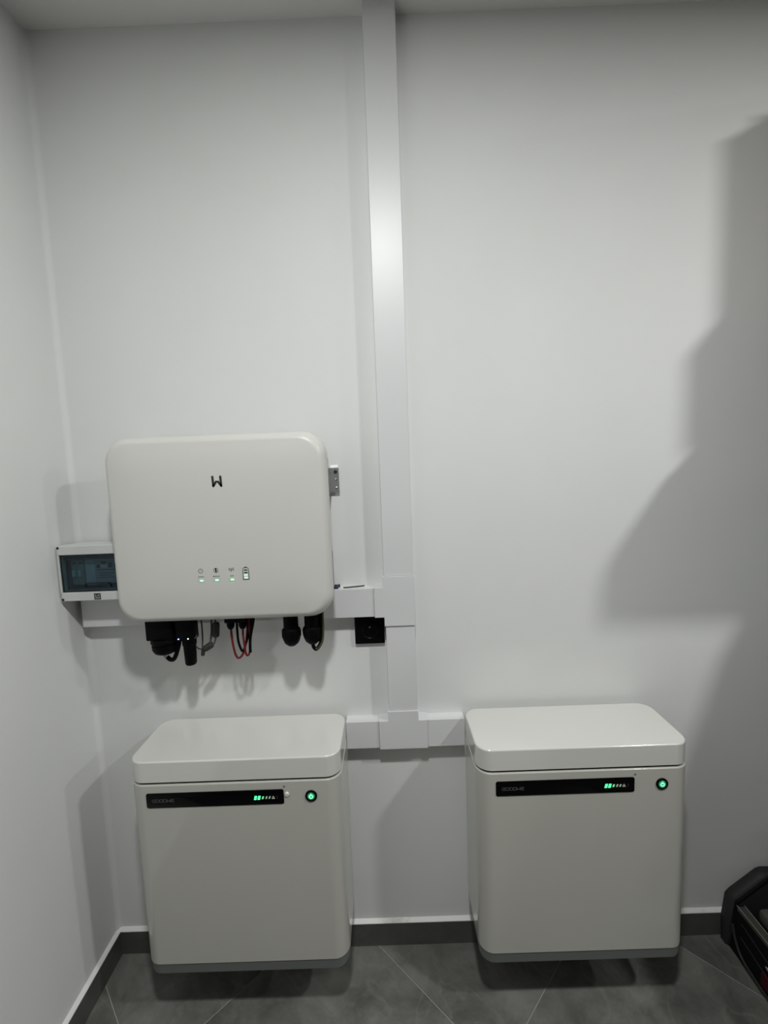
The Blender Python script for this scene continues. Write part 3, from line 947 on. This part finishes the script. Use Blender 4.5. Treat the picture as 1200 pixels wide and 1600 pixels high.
# ================================================================== TOOL TOTE, bottom right
TX0, TX1, TY0, TY1 = 1.777, 1.985, -0.345, -0.024
tt = thing('tool_tote', 'open black tool tote with padded back standing in the right corner by the skirting', 'tote bag', (1.88, -0.18, 0))
b = bmesh.new()
loft(b, [[(p[0], p[1], z) for p in rrect(TX0 + i_, TX1 - i_, TY0 + i_, TY1 - i_, 0.022, 6)] for i_, z in ((0.006, 0.0005), (0.0, 0.006), (0.004, 0.03), (0.010, 0.128), (0.022, 0.128), (0.022, 0.02))], cap1=True)
obj('body', b, M['tote'], tt, smooth=True)
b = bmesh.new()
pts = [(TX0 - 0.001, TY1 - 0.03, 0.085), (TX0 - 0.003, TY1 - 0.045, 0.05), (TX0 - 0.004, TY1 - 0.075, 0.022), (TX0 - 0.003, TY1 - 0.15, 0.010), (TX0 - 0.003, TY0 + 0.02, 0.008)]
tube(b, pts, 0.0035, 8)
obj('piping', b, M['tote_pad'], tt, smooth=True)
# padded back panel
out = [(1.772, 0.0005), (1.770, 0.07), (1.779, 0.143), (1.790, 0.156), (1.866, 0.218), (1.880, 0.223), (1.982, 0.220), (1.986, 0.20), (1.984, 0.0005)]
def inset_poly(k):
    cx, cz = 1.88, 0.10
    return [(cx + (p[0] - cx) * k, cz + (p[1] - cz) * k) for p in out]
b = loft(bmesh.new(), [[(p[0], y, max(p[1], 0.0005)) for p in inset_poly(k)] for k, y in ((0.96, -0.0120), (1.0, -0.018), (1.0, -0.034), (0.95, -0.044), (0.80, -0.047))])
obj('back_panel', b, M['tote_pad'], tt, smooth=True, angle=60)
b = bmesh.new()
pp = [(p[0] + 0.012, -0.046, p[1] * 0.97) for p in out[1:6]]
tube(b, pp, 0.0045, 8)
obj('piping', b, M['tote'], tt, smooth=True)
# rail along the left rim, edged in bare metal
rl = obj('rim_rail', bx(TX0 + 0.009, TX0 + 0.030, TY0 + 0.01, TY1 - 0.032, 0.1290, 0.1400, bev=0.001), M['tote_rail'], tt)
for x in (TX0 + 0.0095, TX0 + 0.0295):
    obj('metal_edge', tube(bmesh.new(), [(x, TY1 - 0.030, 0.1410), (x, TY1 - 0.15, 0.1405), (x, TY0 + 0.01, 0.1400)], 0.0014, 8), M['zinc'], rl, smooth=True)
obj('folded_cloth', bx(TX0 + 0.055, TX0 + 0.095, -0.155, -0.070, 0.110, 0.150, bev=0.008), M['tote_paper'], tt, smooth=True)
obj('red_panel', bx(TX0 - 0.0005, TX0 + 0.004, -0.235, -0.150, 0.018, 0.055, bev=0.001), M['tote_red'], tt)
obj('clip', tube(bmesh.new(), [(TX0 + 0.001, -0.160, 0.083), (TX0 - 0.002, -0.166, 0.087), (TX0 - 0.002, -0.174, 0.086), (TX0 + 0.001, -0.180, 0.082)], 0.0026, 8), M['chrome'], tt, smooth=True)
for z in (0.045, 0.085):
    obj('seam', tube(bmesh.new(), [(TX0 + 0.0035 + z * 0.03, -0.075, z + 0.022), (TX0 + 0.004 + z * 0.03, -0.19, z + 0.004), (TX0 + 0.004 + z * 0.03, -0.30, z)], 0.0012, 6), M['tote_pad'], tt, smooth=True)
obj('handle', tube(bmesh.new(), [(1.960, -0.030, 0.212), (1.925, -0.030, 0.245), (1.903, -0.030, 0.262), (1.897, -0.030, 0.279), (1.915, -0.030, 0.298), (1.950, -0.030, 0.300), (1.972, -0.030, 0.270), (1.974, -0.030, 0.214)], 0.006, 10), M['black'], tt, smooth=True)

# ================================================================== UNSEEN RACK AND LOAD right of the frame: added to block the second lamp
RX0, RX1, RY0, RY1 = 2.000, 2.900, -0.420, -0.020
rk = thing('storage_rack', 'dark grey steel storage rack standing against the back wall on the far right', 'shelving', (2.45, -0.22, 0))
for x in (RX0, RX1 - 0.035):
    for y in (RY0, RY1 - 0.014):
        b = bmesh.new()                                  # shallow folded channel
        yf = y if y == RY0 else y + 0.012
        box(b, x, x + 0.035, yf, yf + 0.002, 0, 2.33)
        box(b, x, x + 0.002, y, y + 0.014, 0, 2.33)
        box(b, x + 0.033, x + 0.035, y, y + 0.014, 0, 2.33)
        obj('post', b, M['rack'], rk)
SH = (0.10, 0.55, 0.95, 1.44, 1.765)
for z in SH:
    b = bmesh.new()
    box(b, RX0 + 0.0025, RX1 - 0.006, RY0 + 0.0145, RY1 - 0.0145, z, z + 0.020, bev=0.001, seg=1)
    obj('shelf', b, M['rack'], rk)
obj('side_panel', bx(RX1 - 0.005, RX1 - 0.003, RY0 + 0.004, RY1 - 0.004, 0.05, 2.33), M['rack'], rk)


def carton(x0, x1, y0, y1, z0, z1, label):  # unseen cartons, sized to step the shadow on the back wall
    c = thing('cardboard_box', label, 'box', ((x0 + x1) / 2, (y0 + y1) / 2, z0), 'cardboard boxes on the rack')
    obj('carton', bx(x0, x1, y0, y1, z0, z1, bev=0.002, seg=1), M['card'], c)
    ym = (y0 + y1) / 2
    b = bx(x0 - 0.0004, x1 + 0.0004, ym - 0.025, ym + 0.025, z1 - 0.0002, z1 + 0.0004)
    box(b, x0 - 0.0006, x0, ym - 0.025, ym + 0.025, z1 - 0.07, z1 + 0.0004)
    obj('tape_strip', b, M['tape'], c)

carton(1.885, 2.42, -0.400, -0.060, 1.7855, 1.950, 'long flat cardboard box lying on the top shelf of the rack')
carton(1.935, 2.42, -0.400, -0.060, 1.9508, 2.288, 'tall cardboard box stacked on the flat box at the top of the rack')
# unseen slumped sack, outlined to fit the sloping part of the wall shadow
b = bmesh.new()
secs = [(1.722, 1.475, 1.545), (1.745, 1.462, 1.580), (1.80, 1.4605, 1.635), (1.90, 1.4605, 1.700), (2.05, 1.4605, 1.735), (2.25, 1.4605, 1.730), (2.34, 1.4605, 1.66), (2.37, 1.475, 1.55)]
rings = []
for k, (x, z0, z1) in enumerate(secs):
    d_ = 0.03 if k in (0, len(secs) - 1) else 0.0
    rings.append([(x, p[0], p[1]) for p in rrect(-0.400 + d_, -0.215 - d_, z0, z1, min(0.03, (z1 - z0) * 0.4), 5)])
loft(b, rings)
tag(obj('cloth_sack', b, M['sack'], smooth=True, angle=60), 'slumped grey cloth sack on the middle shelf of the rack, overhanging its end', 'sack')
# unseen plank added to shade the wall beside the right battery
b = bmesh.new()
ca, sa = math.cos(R(16.9)), math.sin(R(16.9))
p0 = (1.5655, 0.0932)
def tp(u, v):
    return (p0[0] + u * ca + v * sa, p0[1] - u * sa + v * ca)
rr_ = [tp(*q) for q in rrect(0, 0.32, 0, 1.46, 0.004, 3)]
dz = min(q[1] for q in rr_) - 0.0005
loft(b, [[(q[0], y, q[1] - dz) for q in rr_] for y in (-0.428, -0.452)])
tag(obj('wooden_plank', b, M['table']), 'broad dark wooden plank leaning against the front of the rack', 'plank')
# unseen crate added lower down to fill out the rack shadow
cr = thing('storage_crate', 'blue grey plastic crate on the lower shelf of the rack', 'crate', (2.15, -0.23, 0.97))
b = bmesh.new()
loft(b, [[(p[0], p[1], z) for p in rrect(1.935 + i_, 2.40 - i_, -0.396 + i_, -0.07 - i_, 0.02, 4)] for i_, z in ((0.02, 0.9705), (0.0, 1.27), (-0.004, 1.275), (-0.004, 1.285), (0.006, 1.285), (0.024, 0.985))])
obj('tub', b, M['crate'], cr, smooth=True)
